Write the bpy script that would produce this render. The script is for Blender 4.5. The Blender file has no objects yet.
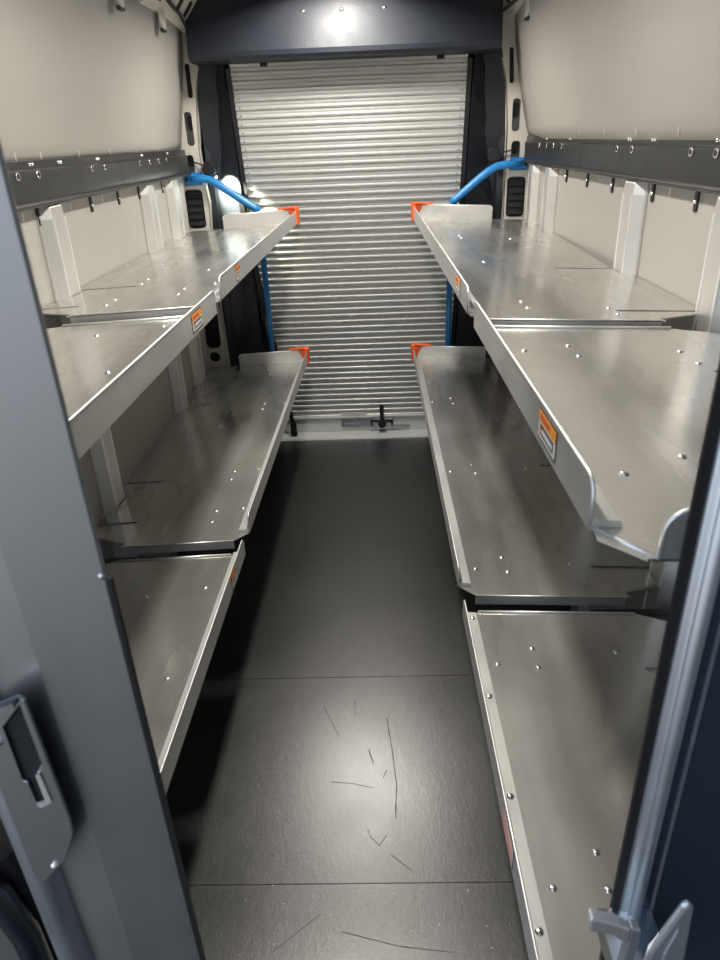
import bpy, bmesh, math, random
from mathutils import Vector, Matrix
random.seed(7)
C = bpy.context.scene.collection
S = bpy.context.scene
PI = math.pi

# ------------------------------------------------------------------ camera
cam_d = bpy.data.cameras.new('camera'); cam = bpy.data.objects.new('camera', cam_d); C.objects.link(cam)
cam_d.sensor_fit = 'VERTICAL'; cam_d.sensor_height = 24.0; cam_d.lens = 690/960*24.0
cam_d.clip_start = 0.02; cam_d.clip_end = 100
R3 = Matrix(((0.99927003, 0.02640467, 0.02760797), (0.01297663, 0.44509847, -0.8953876), (-0.03593068, 0.89509225, 0.44443092)))
cam.matrix_world = Matrix.Translation((0, 0, 1.74)) @ R3.to_4x4()
cam_d.dof.use_dof = True; cam_d.dof.focus_distance = 2.4; cam_d.dof.aperture_fstop = 4.8
S.camera = cam

# ------------------------------------------------------------------ world: soft overcast daylight outside the van
w = bpy.data.worlds.new('world'); S.world = w; w.use_nodes = True
nt = w.node_tree; nt.nodes.clear()
wo = nt.nodes.new('ShaderNodeOutputWorld'); bg = nt.nodes.new('ShaderNodeBackground')
tc = nt.nodes.new('ShaderNodeTexCoord'); sx = nt.nodes.new('ShaderNodeSeparateXYZ')
rp = nt.nodes.new('ShaderNodeValToRGB'); mr = nt.nodes.new('ShaderNodeMapRange')
mr.inputs['From Min'].default_value = -1; mr.inputs['From Max'].default_value = 1
nt.links.new(tc.outputs['Generated'], sx.inputs[0]); nt.links.new(sx.outputs['Z'], mr.inputs[0])
nt.links.new(mr.outputs[0], rp.inputs[0]); 
mx_ = nt.nodes.new('ShaderNodeMapRange'); nt.links.new(sx.outputs['X'], mx_.inputs[0])   # added bright lobe on the left, for highlights along the edge bars
mx_.interpolation_type = 'SMOOTHSTEP'
mx_.inputs['From Min'].default_value = -1.0; mx_.inputs['From Max'].default_value = .35
mx_.inputs['To Min'].default_value = 3.2; mx_.inputs['To Max'].default_value = .35
vm = nt.nodes.new('ShaderNodeVectorMath'); vm.operation = 'SCALE'
nt.links.new(rp.outputs[0], vm.inputs[0]); nt.links.new(mx_.outputs[0], vm.inputs['Scale']); nt.links.new(vm.outputs[0], bg.inputs[0])
nt.links.new(bg.outputs[0], wo.inputs[0])
e = rp.color_ramp.elements
e[0].position = 0.0; e[0].color = (0.03, 0.033, 0.036, 1)
e[1].position = 1.0; e[1].color = (0.55, 0.68, 0.90, 1)
a = rp.color_ramp.elements.new(0.20); a.color = (0.08, 0.083, 0.088, 1)
a = rp.color_ramp.elements.new(0.42); a.color = (0.44, 0.44, 0.445, 1)
a = rp.color_ramp.elements.new(0.56); a.color = (0.60, 0.68, 0.80, 1)
bg.inputs['Strength'].default_value = 0.65

# ------------------------------------------------------------------ view
S.view_settings.view_transform = 'Standard'; S.view_settings.look = 'None'
S.view_settings.gamma = 1; S.view_settings.use_curve_mapping = False
S.view_settings.exposure = 0.45
S.cycles.max_bounces = 6; S.cycles.diffuse_bounces = 2; S.cycles.glossy_bounces = 3
LAMP_W = 18.0; SPOT_W = 110.0

# ------------------------------------------------------------------ materials
def new_mat(name):
    m = bpy.data.materials.new(name); m.use_nodes = True
    return m, m.node_tree, m.node_tree.nodes['Principled BSDF']
def noise(nt, scale, detail=3, mapping=None, rough=.55, dist=0):
    tc = nt.nodes.new('ShaderNodeTexCoord'); n = nt.nodes.new('ShaderNodeTexNoise')
    n.inputs['Scale'].default_value = scale; n.inputs['Detail'].default_value = detail
    n.inputs['Roughness'].default_value = rough; n.inputs['Distortion'].default_value = dist
    mp = nt.nodes.new('ShaderNodeMapping'); nt.links.new(tc.outputs['Object'], mp.inputs[0])
    if mapping: mp.inputs['Scale'].default_value = mapping
    nt.links.new(mp.outputs[0], n.inputs['Vector'])
    return n.outputs['Fac']
def maprange(nt, src, a, b, lo=.3, hi=.7):
    r = nt.nodes.new('ShaderNodeMapRange'); nt.links.new(src, r.inputs[0])
    r.inputs['From Min'].default_value = lo; r.inputs['From Max'].default_value = hi
    r.inputs['To Min'].default_value = a; r.inputs['To Max'].default_value = b
    return r.outputs[0]
def colmix(nt, fac, a, b):
    r = nt.nodes.new('ShaderNodeMix'); r.data_type = 'RGBA'
    nt.links.new(fac, r.inputs[0]); r.inputs[6].default_value = (*a, 1); r.inputs[7].default_value = (*b, 1)
    return r.outputs[2]
def bump(nt, p, src, strength, dist=.002):
    b = nt.nodes.new('ShaderNodeBump'); b.inputs['Strength'].default_value = strength
    b.inputs['Distance'].default_value = dist
    nt.links.new(src, b.inputs['Height']); nt.links.new(b.outputs[0], p.inputs['Normal'])
def mat(name, col, rough=.5, metal=0, spec=.5, vary=.08, nscale=6, bumpy=0, bscale=200):
    m, nt, p = new_mat(name)
    f = noise(nt, nscale, 4)
    c2 = tuple(max(0, c*(1-vary)) for c in col); c1 = tuple(min(1, c*(1+vary)) for c in col)
    nt.links.new(colmix(nt, f, c1, c2), p.inputs['Base Color'])
    nt.links.new(maprange(nt, f, max(.03, rough*.85), min(1, rough*1.15)), p.inputs['Roughness'])
    p.inputs['Metallic'].default_value = metal; p.inputs['Specular IOR Level'].default_value = spec
    if bumpy: bump(nt, p, noise(nt, bscale, 2), bumpy)
    return m
def alu(name, base, r0, r1, streak=(1, 1, 1), sc=5, bumpy=.02, broad=.4, rb=.68):
    """worn aluminium: a satin metal lobe mixed with a broad one from the oxide haze and fine scratches"""
    m, nt, p = new_mat(name)
    big = noise(nt, sc, 2, None, .45, .5)
    st = noise(nt, 12, 2, streak, .4)
    mx = nt.nodes.new('ShaderNodeMath'); mx.operation = 'ADD'; nt.links.new(big, mx.inputs[0]); nt.links.new(st, mx.inputs[1])
    nt.links.new(maprange(nt, mx.outputs[0], r0, r1, .5, 1.5), p.inputs['Roughness'])
    p.inputs['Base Color'].default_value = (*base, 1)
    p.inputs['Metallic'].default_value = 1
    q = nt.nodes.new('ShaderNodeBsdfPrincipled'); q.inputs['Base Color'].default_value = (*base, 1)
    q.inputs['Metallic'].default_value = 1; q.inputs['Roughness'].default_value = rb
    ms = nt.nodes.new('ShaderNodeMixShader'); out = nt.nodes['Material Output']
    nt.links.new(maprange(nt, mx.outputs[0], broad-.15, broad+.15, .5, 1.5), ms.inputs[0])
    nt.links.new(p.outputs[0], ms.inputs[1]); nt.links.new(q.outputs[0], ms.inputs[2]); nt.links.new(ms.outputs[0], out.inputs[0])
    if bumpy: bump(nt, p, noise(nt, 2.2, 0), bumpy, .02)
    return m
M = {}
M['tray'] = alu('aluminium_sheet', (.75, .735, .70), .13, .27, (1, .15, 1), 2.5, .05, .30, .5)
M['lip'] = alu('aluminium_edge', (.72, .72, .70), .32, .55, (1, .12, 1), 9, .0)
M['bead'] = alu('cut_aluminium_edge', (.86, .86, .85), .3, .45, (1, 1, 1), 9, 0)
M['rivet'] = mat('rivet_metal', (.85, .84, .82), .25, 1)
M['post'] = alu('post_aluminium', (.68, .67, .65), .35, .5, (1, 1, .1), 9, 0)
M['leaf'] = alu('door_leaf_aluminium', (.42, .43, .435), .28, .42, (1, 1, .15), 6, .03, .3)
M['leafbar'] = alu('bar_aluminium', (.60, .64, .68), .20, .4, (1, 1, .1), 9, 0)
M['plate'] = mat('lock_plate_steel', (.50, .53, .56), .28, 1)
M['panel'] = mat('wall_panel_grey', (.36, .345, .32), .5, 0, .4, .03, 3)
M['white'] = mat('white_body_paint', (.66, .63, .57), .35, 0, .5, .03, 4)
M['grey'] = mat('grey_inner_steel', (.24, .25, .26), .5, 0)
M['rail'] = mat('black_satin_steel', (.026, .026, .027), .33, .3, .6, .2, 8)
M['navy'] = mat('dark_moulded_plastic', (.010, .013, .021), .30, 0, .8, .15, 5, .2, 260)
M['header'] = mat('dark_header_plastic', (.012, .016, .026), .50, 0, .5, .1, 5, .3, 260)
M['surround'] = mat('dark_surround_plastic', (.012, .015, .023), .55, 0, .5, .1, 5, .2, 260)
M['black'] = mat('black_plastic', (.012, .012, .014), .45)
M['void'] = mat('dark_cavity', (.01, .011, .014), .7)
M['blue'] = mat('blue_powder_coat', (.025, .24, .62), .32, 0, .5, .06)
M['orange'] = mat('orange_plastic', (.86, .13, .025), .45, 0, .5, .05)
M['slat'] = mat('silver_painted_slat', (.54, .545, .53), .40, .35, .5, .04, 3)
M['sill'] = mat('white_sill', (.6, .61, .6), .4, .1)
M['ceil'] = mat('ceiling_liner', (.30, .31, .32), .7)
M['ink_dark'] = mat('label_black', (.02, .02, .022), .5)
M['ink_orange'] = mat('label_orange', (.95, .34, .04), .5)
M['ink_white'] = mat('label_white', (.72, .72, .70), .5)
M['ink_red'] = mat('label_red', (.62, .10, .06), .5)
M['cable'] = mat('black_cable', (.015, .015, .016), .5)
# floor: black grained plywood with fine pits, scuffs and two sheet joints
def floor_mat():
    m, nt, p = new_mat('black_grained_floor')
    f1 = noise(nt, 90, 5, (1, .35, 1), .7); f2 = noise(nt, 3.5, 5, None, .6); f3 = noise(nt, 260, 2)
    mul = nt.nodes.new('ShaderNodeMath'); mul.operation = 'MULTIPLY'; nt.links.new(f1, mul.inputs[0]); nt.links.new(f3, mul.inputs[1])
    nt.links.new(colmix(nt, maprange(nt, mul.outputs[0], 0, 1, .15, .36), (.004, .0045, .005), (.026, .0255, .024)), p.inputs['Base Color'])
    nt.links.new(maprange(nt, f2, .29, .35), p.inputs['Roughness'])
    p.inputs['Specular IOR Level'].default_value = .9; p.inputs['IOR'].default_value = 1.7
    bump(nt, p, mul.outputs[0], .30, .002)
    return m
M['floor'] = floor_mat()
def emis(name, col, s):
    m, nt, p = new_mat(name); p.inputs['Emission Color'].default_value = (*col, 1); p.inputs['Emission Strength'].default_value = s
    n = noise(nt, 3); nt.links.new(colmix(nt, n, col, tuple(c*.97 for c in col)), p.inputs['Base Color']); return m
M['lens'] = emis('lamp_lens', (1, .97, .9), 6)

# ------------------------------------------------------------------ builders
class MB:
    """collects shapes into one mesh"""
    def __init__(s): s.v = []; s.f = []; s.smooth = set()
    def poly(s, vs, fs, smooth=False):
        o = len(s.v); s.v += [tuple(p) for p in vs]
        for f in fs:
            if smooth: s.smooth.add(len(s.f))
            s.f.append([i+o for i in f])
        return s
    def box(s, x0, x1, y0, y1, z0, z1):
        x0, x1 = min(x0, x1), max(x0, x1); y0, y1 = min(y0, y1), max(y0, y1)
        return s.poly([(x0,y0,z0),(x1,y0,z0),(x1,y1,z0),(x0,y1,z0),(x0,y0,z1),(x1,y0,z1),(x1,y1,z1),(x0,y1,z1)],
                      [(3,2,1,0),(4,5,6,7),(0,1,5,4),(1,2,6,5),(2,3,7,6),(3,0,4,7)])
    def prism(s, pts, axis, a, b, smooth=False):
        """closed polygon pts (2D) swept along axis from a to b"""
        def P(p, t): return {'x': (t, p[0], p[1]), 'y': (p[0], t, p[1]), 'z': (p[0], p[1], t)}[axis]
        n = len(pts); vs = [P(p, a) for p in pts] + [P(p, b) for p in pts]
        o = len(s.f)
        s.poly(vs, [(i, (i+1) % n, (i+1) % n + n, i+n) for i in range(n)], smooth)
        s.poly(vs, [tuple(reversed(range(n))), tuple(range(n, 2*n))])
        return s
    def tube(s, pts, r, n=12, cap=True):
        pts = [Vector(p) for p in pts]; rings = []
        up = Vector((0, 0, 1))
        for i, p in enumerate(pts):
            d = (pts[min(i+1, len(pts)-1)] - pts[max(i-1, 0)]).normalized()
            if i == 0: a = d.orthogonal().normalized()
            else: a = (a - d*a.dot(d)).normalized()
            b = d.cross(a)
            rr = r[i] if isinstance(r, (list, tuple)) else r
            rings.append([p + (a*math.cos(2*PI*k/n) + b*math.sin(2*PI*k/n))*rr for k in range(n)])
        vs = [v for q in rings for v in q]
        fs = [(i*n+k, i*n+(k+1) % n, (i+1)*n+(k+1) % n, (i+1)*n+k) for i in range(len(pts)-1) for k in range(n)]
        s.poly(vs, fs, True)
        if cap: s.poly(rings[0], [tuple(reversed(range(n)))]); s.poly(rings[-1], [tuple(range(n))])
        return s
    def dome(s, c, r, h, nrm=(0, 0, 1), n=12, rings=4):
        nrm = Vector(nrm).normalized(); a = nrm.orthogonal().normalized(); b = nrm.cross(a); c = Vector(c)
        vs = []
        for i in range(rings):
            t = i/rings*PI/2
            vs += [c + (a*math.cos(2*PI*k/n)+b*math.sin(2*PI*k/n))*r*math.cos(t) + nrm*h*math.sin(t) for k in range(n)]
        vs.append(c+nrm*h); L = len(vs)-1
        fs = [(i*n+k, i*n+(k+1) % n, (i+1)*n+(k+1) % n, (i+1)*n+k) for i in range(rings-1) for k in range(n)]
        fs += [((rings-1)*n+k, (rings-1)*n+(k+1) % n, L) for k in range(n)]
        return s.poly(vs, fs, True)
    def map(s, fn):
        s.v = [tuple(fn(*p)) for p in s.v]; return s
    def build(s, name, m, parent=None, bevel=0, origin=None):
        me = bpy.data.meshes.new(name)
        if origin is None:
            if parent is None:
                xs, ys, zs = zip(*s.v); origin = ((min(xs)+max(xs))/2, (min(ys)+max(ys))/2, min(zs))
            else: origin = parent['_o'] if '_o' in parent else (0, 0, 0)
        o3 = Vector(origin)
        me.from_pydata([tuple(Vector(v)-o3) for v in s.v], [], s.f)
        for i in s.smooth:
            if i < len(me.polygons): me.polygons[i].use_smooth = True
        bm = bmesh.new(); bm.from_mesh(me)
        bmesh.ops.remove_doubles(bm, verts=bm.verts, dist=1e-5)
        bmesh.ops.recalc_face_normals(bm, faces=bm.faces)
        bm.to_mesh(me); bm.free()
        if isinstance(m, str): m = M[m]
        me.materials.append(m)
        o = bpy.data.objects.new(name, me); C.objects.link(o)
        if parent is not None: o.parent = parent; ORG[o.name] = origin
        else: o.location = o3; ORG[o.name] = origin
        if bevel:
            b = o.modifiers.new('bevel', 'BEVEL'); b.width = bevel; b.segments = 2; b.limit_method = 'ANGLE'; b.angle_limit = math.radians(40)
        return o
ORG = {}
def part(mb, name, m, root, bevel=0):
    return mb.build(name, m, root, bevel, origin=ORG[root.name])
def tag(o, label=None, cat=None, group=None, kind=None):
    if label: o['label'] = label
    if cat: o['category'] = cat
    if group: o['group'] = group
    if kind: o['kind'] = kind
    return o
def thing(name, loc, label, cat, group=None):
    o = bpy.data.objects.new(name, None); C.objects.link(o); o.location = loc; ORG[o.name] = tuple(loc)
    o.empty_display_size = .05
    return tag(o, label, cat, group)
def flat(outer, holes, t0, t1):
    """a sheet outline with true holes; returns an MB whose coordinates are (a, b, thickness)"""
    cu = bpy.data.curves.new('tmp', 'CURVE'); cu.dimensions = '2D'; cu.fill_mode = 'BOTH'; cu.extrude = (t1-t0)/2
    for pl in [outer]+list(holes):
        sp = cu.splines.new('POLY'); sp.points.add(len(pl)-1); sp.use_cyclic_u = True
        for i, p in enumerate(pl): sp.points[i].co = (p[0], p[1], 0, 1)
    ob = bpy.data.objects.new('tmp', cu); C.objects.link(ob)
    dg = bpy.context.evaluated_depsgraph_get(); me = bpy.data.meshes.new_from_object(ob.evaluated_get(dg))
    mb = MB(); mb.poly([(v.co.x, v.co.y, v.co.z+(t0+t1)/2) for v in me.vertices], [tuple(p.vertices) for p in me.polygons])
    bpy.data.objects.remove(ob); bpy.data.curves.remove(cu); bpy.data.meshes.remove(me)
    return mb
def rrect(a0, a1, b0, b1, r, n=5, skew=0):
    r = min(r, (a1-a0)/2-1e-4, (b1-b0)/2-1e-4); out = []
    for cx, cy, s in ((a1-r, b0+r, -90), (a1-r, b1-r, 0), (a0+r, b1-r, 90), (a0+r, b0+r, 180)):
        for k in range(n+1):
            t = math.radians(s+90*k/n); out.append((cx+r*math.cos(t)+skew*(cy+r*math.sin(t)-b0), cy+r*math.sin(t)))
    return out

# ------------------------------------------------------------------ shell (setting)
XL, XR = -.985, .83            # shell inside faces
YB = 4.32
def struct(name, mb, m, bevel=0, parent=None): o = mb.build(name, m, parent, bevel); tag(o, kind='structure'); return o
struct('floor', MB().box(XL, XR, .30, YB, -.04, 0), 'floor')
struct('wall_left', MB().box(XL-.04, XL, .30, YB, -.04, 2.46), 'grey')
struct('wall_right', MB().box(XR, XR+.04, .30, YB, -.04, 2.46), 'grey')
struct('wall_back', MB().box(XL-.04, XR+.04, YB, YB+.04, -.04, 2.46), 'void')
struct('ceiling', MB().box(XL-.04, XR+.04, .30, YB+.04, 2.46, 2.50), 'ceil')
# raised seams between the floor sheets
for y in (1.91, 1.142):
    struct('trim_1' if y > 1.5 else 'trim_2', MB().box(-.93, .80, y-.0012, y+.0012, 0, .0007), 'rail')

# lower wall panels, full height up to the belt rail, and upper panels leaning inwards
PR, PL = .80, -.955
for s, X, nm in ((1, PR, 'right'), (-1, PL, 'left')):
    t = thing('lower_wall_panel', (X, 2.2, .0), 'light grey lower lining panel on the %s side wall behind the shelves' % nm, 'wall panel')
    part(MB().box(X, X+s*.008, .55, 3.80, .02, 1.66), 'panel_sheet', 'panel', t)
    # pressed oval marks
    for y in ([2.652, 2.011, 1.726] if s > 0 else [1.997, 2.335, 2.623]):
        mb = MB(); mb.prism([(y+p[0], 1.578+p[1]) for p in rrect(-.004, .004, -.013, .013, .004, 3)], 'x', X-s*.0012, X)
        part(mb, 'oval_dimple', 'post', t)
    # upper panel: profile in y (bends outwards at its rear end), leans inwards with height
    t = thing('upper_wall_panel', (X, 2.2, 1.705), 'large light grey upper lining panel above the black rail on the %s side' % nm, 'wall panel')
    ys = [.55, 3.38, 3.44, 3.50, 3.60, 3.74, 3.885]
    off = [0, 0, .001, .006, .018, .040, .062]
    nz = 13; vs = []; fs = []
    for i, y in enumerate(ys):
        for k in range(nz):
            z = 1.705 + k*(2.36-1.705)/(nz-1); lean = .09*((z-1.705)/.5) if s < 0 else .11*((z-1.705)/.5)**.8
            yy = y - (max(0, (z-2.12))*.55 if i == len(ys)-1 else 0)
            x = s*(-.012 if s < 0 else -.022) + X - s*lean + s*off[i]*.35
            vs.append((x, yy, z))
    n0 = len(vs); vs += [(x+s*.005, y, z) for x, y, z in vs]
    for i in range(len(ys)-1):
        for k in range(nz-1):
            q = (i*nz+k, (i+1)*nz+k, (i+1)*nz+k+1, i*nz+k+1); fs += [q, tuple(reversed([j+n0 for j in q]))]
    for i in range(len(ys)-1):
        fs += [(i*nz, i*nz+n0, (i+1)*nz+n0, (i+1)*nz)]
        fs += [(i*nz+nz-1, (i+1)*nz+nz-1, (i+1)*nz+nz-1+n0, i*nz+nz-1+n0)]
    for k in range(nz-1):
        L = (len(ys)-1)*nz; fs += [(L+k, L+k+n0, L+k+1+n0, L+k+1), (k, k+1, k+1+n0, k+n0)]
    part(MB().poly(vs, fs, True), 'panel_sheet', 'panel', t)
    for y in ([2.839, 2.538, 2.235, 1.934] if s > 0 else [2.0, 2.156, 2.443, 2.74, 3.051, 3.374]):
        mb = MB(); x = X-s*(.016 if s < 0 else .031)
        mb.prism([(y+p[0], 1.727+p[1]) for p in rrect(-.004, .004, -.011, .011, .004, 3)], 'x', x-s*.002, x+s*.003)
        part(mb, 'oval_dimple', 'post', t)

# wall posts: hat-section uprights
def wall_post(s, y, label):
    X = PR if s > 0 else PL; t = thing('wall_post', (X, y, 0), label, 'wall post', None)
    w0, w1, d = .075, .045, .034; F = X-s*d
    prof = [(X-s*.0005, y-w0), (X-s*.004, y-w0), (X-s*.004, y-w0+.012), (F, y-w1), (F, y+w1), (X-s*.004, y+w0-.012), (X-s*.004, y+w0), (X-s*.0005, y+w0)]
    z1, z2 = 1.56, 1.597
    mb = MB(); n = len(prof)
    def ring(z, k): return [((X-s*.004 + (px-(X-s*.004))*k) if abs(px-X) > .006 else px, y+(py-y)*(1 if k == 1 else .9), z) for px, py in prof]
    R = [ring(.0, 1), ring(z1, 1), ring(z2-.006, .93), ring(z2, .8)]
    for i in range(3): mb.poly(R[i]+R[i+1], [(k, (k+1) % n, (k+1) % n+n, k+n) for k in range(n)])
    mb.poly(R[0], [tuple(range(n))]); mb.poly(R[-1], [tuple(range(n))])
    part(mb, 'upright_channel', 'post', t, .003)
    for dy in (-w1+.006, w1-.006):
        part(MB().prism([(F-s*.0018, y+dy-.004), (F-s*.0018, y+dy+.004), (F, y+dy+.005), (F, y+dy-.005)], 'z', .0, z1), 'raised_rib', 'bead', t)
for s, nm in ((1, 'right'), (-1, 'left')):
    ys = (3.64, 3.30, 2.24, 1.62, .95) if s > 0 else (3.52, 3.12, 2.15, 1.45, .95)
    where = ['rearmost, beside the white pillar', 'second from the rear, just in front of the rearmost', 'third from the rear',
             'fourth from the rear, behind the joint of the trays', 'nearest to the opening, behind the near trays']
    for y, wh in zip(ys, where):
        wall_post(s, y, 'aluminium hat-section upright on %s wall, %s' % (nm, wh))
POSTS = {1: (3.64, 3.30, 2.24, 1.62, .95), -1: (3.52, 3.12, 2.15, 1.45, .95)}

# belt rails
def belt_rail(s):
    X = (PR if s > 0 else PL); F = X-s*.026; nm = 'right' if s > 0 else 'left'
    y0, y1 = .55, 3.84
    t = thing('belt_rail', (F, 2.2, 1.60), 'black steel rail with round eyelets running along the %s wall' % nm, 'rail')
    prof = [(F+s*.016, 1.598), (F-s*.010, 1.598), (F-s*.012, 1.603), (F-s*.010, 1.610), (F-s*.002, 1.612), (F-s*.002, 1.6895), (F+s*.005, 1.694), (F+s*.005, 1.716), (F+s*.016, 1.716)]
    mb = MB(); mb.prism(prof, 'y', y0, y1); part(mb, 'rail_beam', 'rail', t, .001)
    part(MB().prism([(F-s*.0125, 1.6045), (F-s*.0145, 1.607), (F-s*.0125, 1.6095)], 'y', y0, y1), 'hemmed_edge', 'ink_dark', t)
    eye = [2.401, 2.262, 1.846, 1.711, 3.508, 3.367, 3.237, 3.10, 1.2, .95] if s > 0 else [2.085, 2.502, 2.626, 3.035, 3.175, 3.312, 3.444, 1.96, 1.5, 1.2]
    for y in eye:
        mb = MB(); mb.tube([(F-s*.002, y, 1.680), (F-s*.006, y, 1.680)], .0105, 16); e = part(mb, 'eyelet', 'rivet', t)
        mb = MB(); mb.tube([(F-s*.0055, y, 1.680), (F-s*.0068, y, 1.680)], .0068, 14); part(mb, 'eyelet_hole', 'void', e)
    for y in ([2.316, 2.125, 1.727, 3.0, 3.4, 1.3] if s > 0 else [2.074, 2.268, 2.592, 3.1, 3.5, 1.5]):
        for dy in (-.009, .009):
            mb = MB(); mb.dome((F+s*.005, y+dy, 1.706), .0055, .004, (-s, 0, 0), 10, 3); part(mb, 'bolt_head', 'rivet', t)
    for y in ([3.433, 3.083, 2.782, 2.489, 2.124, 1.833, 1.60] if s > 0 else [2.087, 2.503, 2.788, 3.044, 3.398]):
        xb = X-s*.0005
        mb = MB(); mb.prism([(y+p[0], p[1]) for p in rrect(-.0085, .0085, 1.545, 1.604, .006, 3)], 'x', xb, xb-s*.005)
        g = part(mb, 'hanging_tab', 'black', t)
        mb = MB(); mb.dome((xb-s*.005, y, 1.569), .0055, .005, (-s, 0, 0), 10, 3); part(mb, 'tab_screw', 'rivet', g)
belt_rail(1); belt_rail(-1)

# ------------------------------------------------------------------ rear pillars, with real openings
def slatted(mb, a0, a1, b0, b1, y, n):
    for i in range(n):
        z0 = b0+(b1-b0)*i/n; h = (b1-b0)/n
        mb.prism([(y-.010, z0+h*.1), (y-.003, z0+h*.55), (y-.001, z0+h*.9), (y+.004, z0+h*.9), (y+.004, z0+h*.1)], 'x', a0, a1)
def pillar(s):
    nm = 'left' if s < 0 else 'right'; y = 3.90
    if s < 0:
        inner = [(-.862, .0), (-.862, .595), (-.869, 1.003), (-.867, 1.273), (-.856, 1.46), (-.869, 1.571), (-.874, 1.712), (-.860, 1.90), (-.850, 1.99), (-.818, 2.105), (-.826, 2.16), (-.835, 2.22), (-.86, 2.33)]
        outer = inner + [(-.985, 2.33), (-.985, 0)]
        H = [rrect(-.897, -.872, 1.945, 2.092, .010, skew=0), rrect(-.932, -.893, 1.732, 1.885, .016), rrect(-.951, -.910, 1.596, 1.691, .018),
             rrect(-.981, -.887, 1.335, 1.527, .022), rrect(-.975, -.890, .679, 1.22, .03), rrect(-.965, -.905, .597, .655, .026)]
    else:
        inner = [(.69, 0), (.69, .6), (.692, 1.356), (.690, 1.577), (.690, 1.733), (.676, 1.93), (.666, 1.978), (.636, 2.08), (.606, 2.13), (.600, 2.165), (.608, 2.23), (.66, 2.33)]
        outer = inner + [(.83, 2.33), (.83, 0)]
        H = [rrect(.690, .712, 1.951, 2.103, .010, skew=-.06), rrect(.712, .752, 1.74, 1.885, .016), rrect(.716, .762, 1.607, 1.696, .018),
             rrect(.705, .800, 1.335, 1.530, .022), rrect(.720, .800, .679, 1.22, .03), rrect(.73, .79, .597, .655, .026)]
    t = thing('rear_pillar', ((-.92 if s < 0 else .76), y, 0), 'white painted body pillar with oblong openings at the rear %s corner' % nm, 'pillar')
    mb = flat(outer, H, 0, .012); mb.map(lambda a, b, c: (a, y+c, b)); part(mb, 'pillar_sheet', 'white', t, .0015)
    # return flange towards the door and the dark cavity behind
    ix = [p for p in inner]
    mb = MB()
    for (a0, b0), (a1, b1) in zip(ix[:-1], ix[1:]):
        e = -s*.0  # flange goes back in depth
        mb.poly([(a0, y, b0), (a1, y, b1), (a1, y+.05, b1), (a0, y+.05, b0), (a0+s*.004, y, b0), (a1+s*.004, y, b1), (a1+s*.004, y+.05, b1), (a0+s*.004, y+.05, b0)],
                [(0,1,2,3), (7,6,5,4), (0,4,5,1), (2,6,7,3)])
    part(mb, 'return_flange', 'white', t)
    x0, x1 = (-.98, -.872) if s < 0 else (.70, .825)
    part(MB().box(x0, x1, y+.035, y+.045, .3, 1.92), 'inner_steel', 'grey' if True else 'void', t)
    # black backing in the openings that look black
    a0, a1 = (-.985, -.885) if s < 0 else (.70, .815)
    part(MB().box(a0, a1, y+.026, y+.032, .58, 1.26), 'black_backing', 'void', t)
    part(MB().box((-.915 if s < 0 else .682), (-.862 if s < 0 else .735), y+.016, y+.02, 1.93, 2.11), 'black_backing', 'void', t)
    part(MB().prism([(a, b) for a, b in rrect(*((-.920, -.898, 1.80, 1.868) if s < 0 else (.722, .744, 1.80, 1.868)), .01)], 'y', y+.020, y+.034), 'inner_plug', 'black', t)
    part(MB().prism([(a, b) for a, b in rrect(*((-.945, -.915, 1.635, 1.688) if s < 0 else (.722, .755, 1.635, 1.688)), .012)], 'y', y+.018, y+.034), 'inner_plug', 'black', t)
    g = thing('vent_grille', ((-.934 if s < 0 else .7525), y, 1.335), 'black slatted air vent set in the %s rear pillar' % nm, 'vent')
    a0, a1 = (-.977, -.891) if s < 0 else (.709, .796)
    part(MB().box(a0, a1, y+.006, y+.012, 1.34, 1.522), 'vent_backing', 'void', g)
    mb = MB(); slatted(mb, a0+.006, a1-.006, 1.345, 1.518, y+.001, 5); part(mb, 'vent_slats', 'black', g)
pillar(-1); pillar(1)

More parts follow.
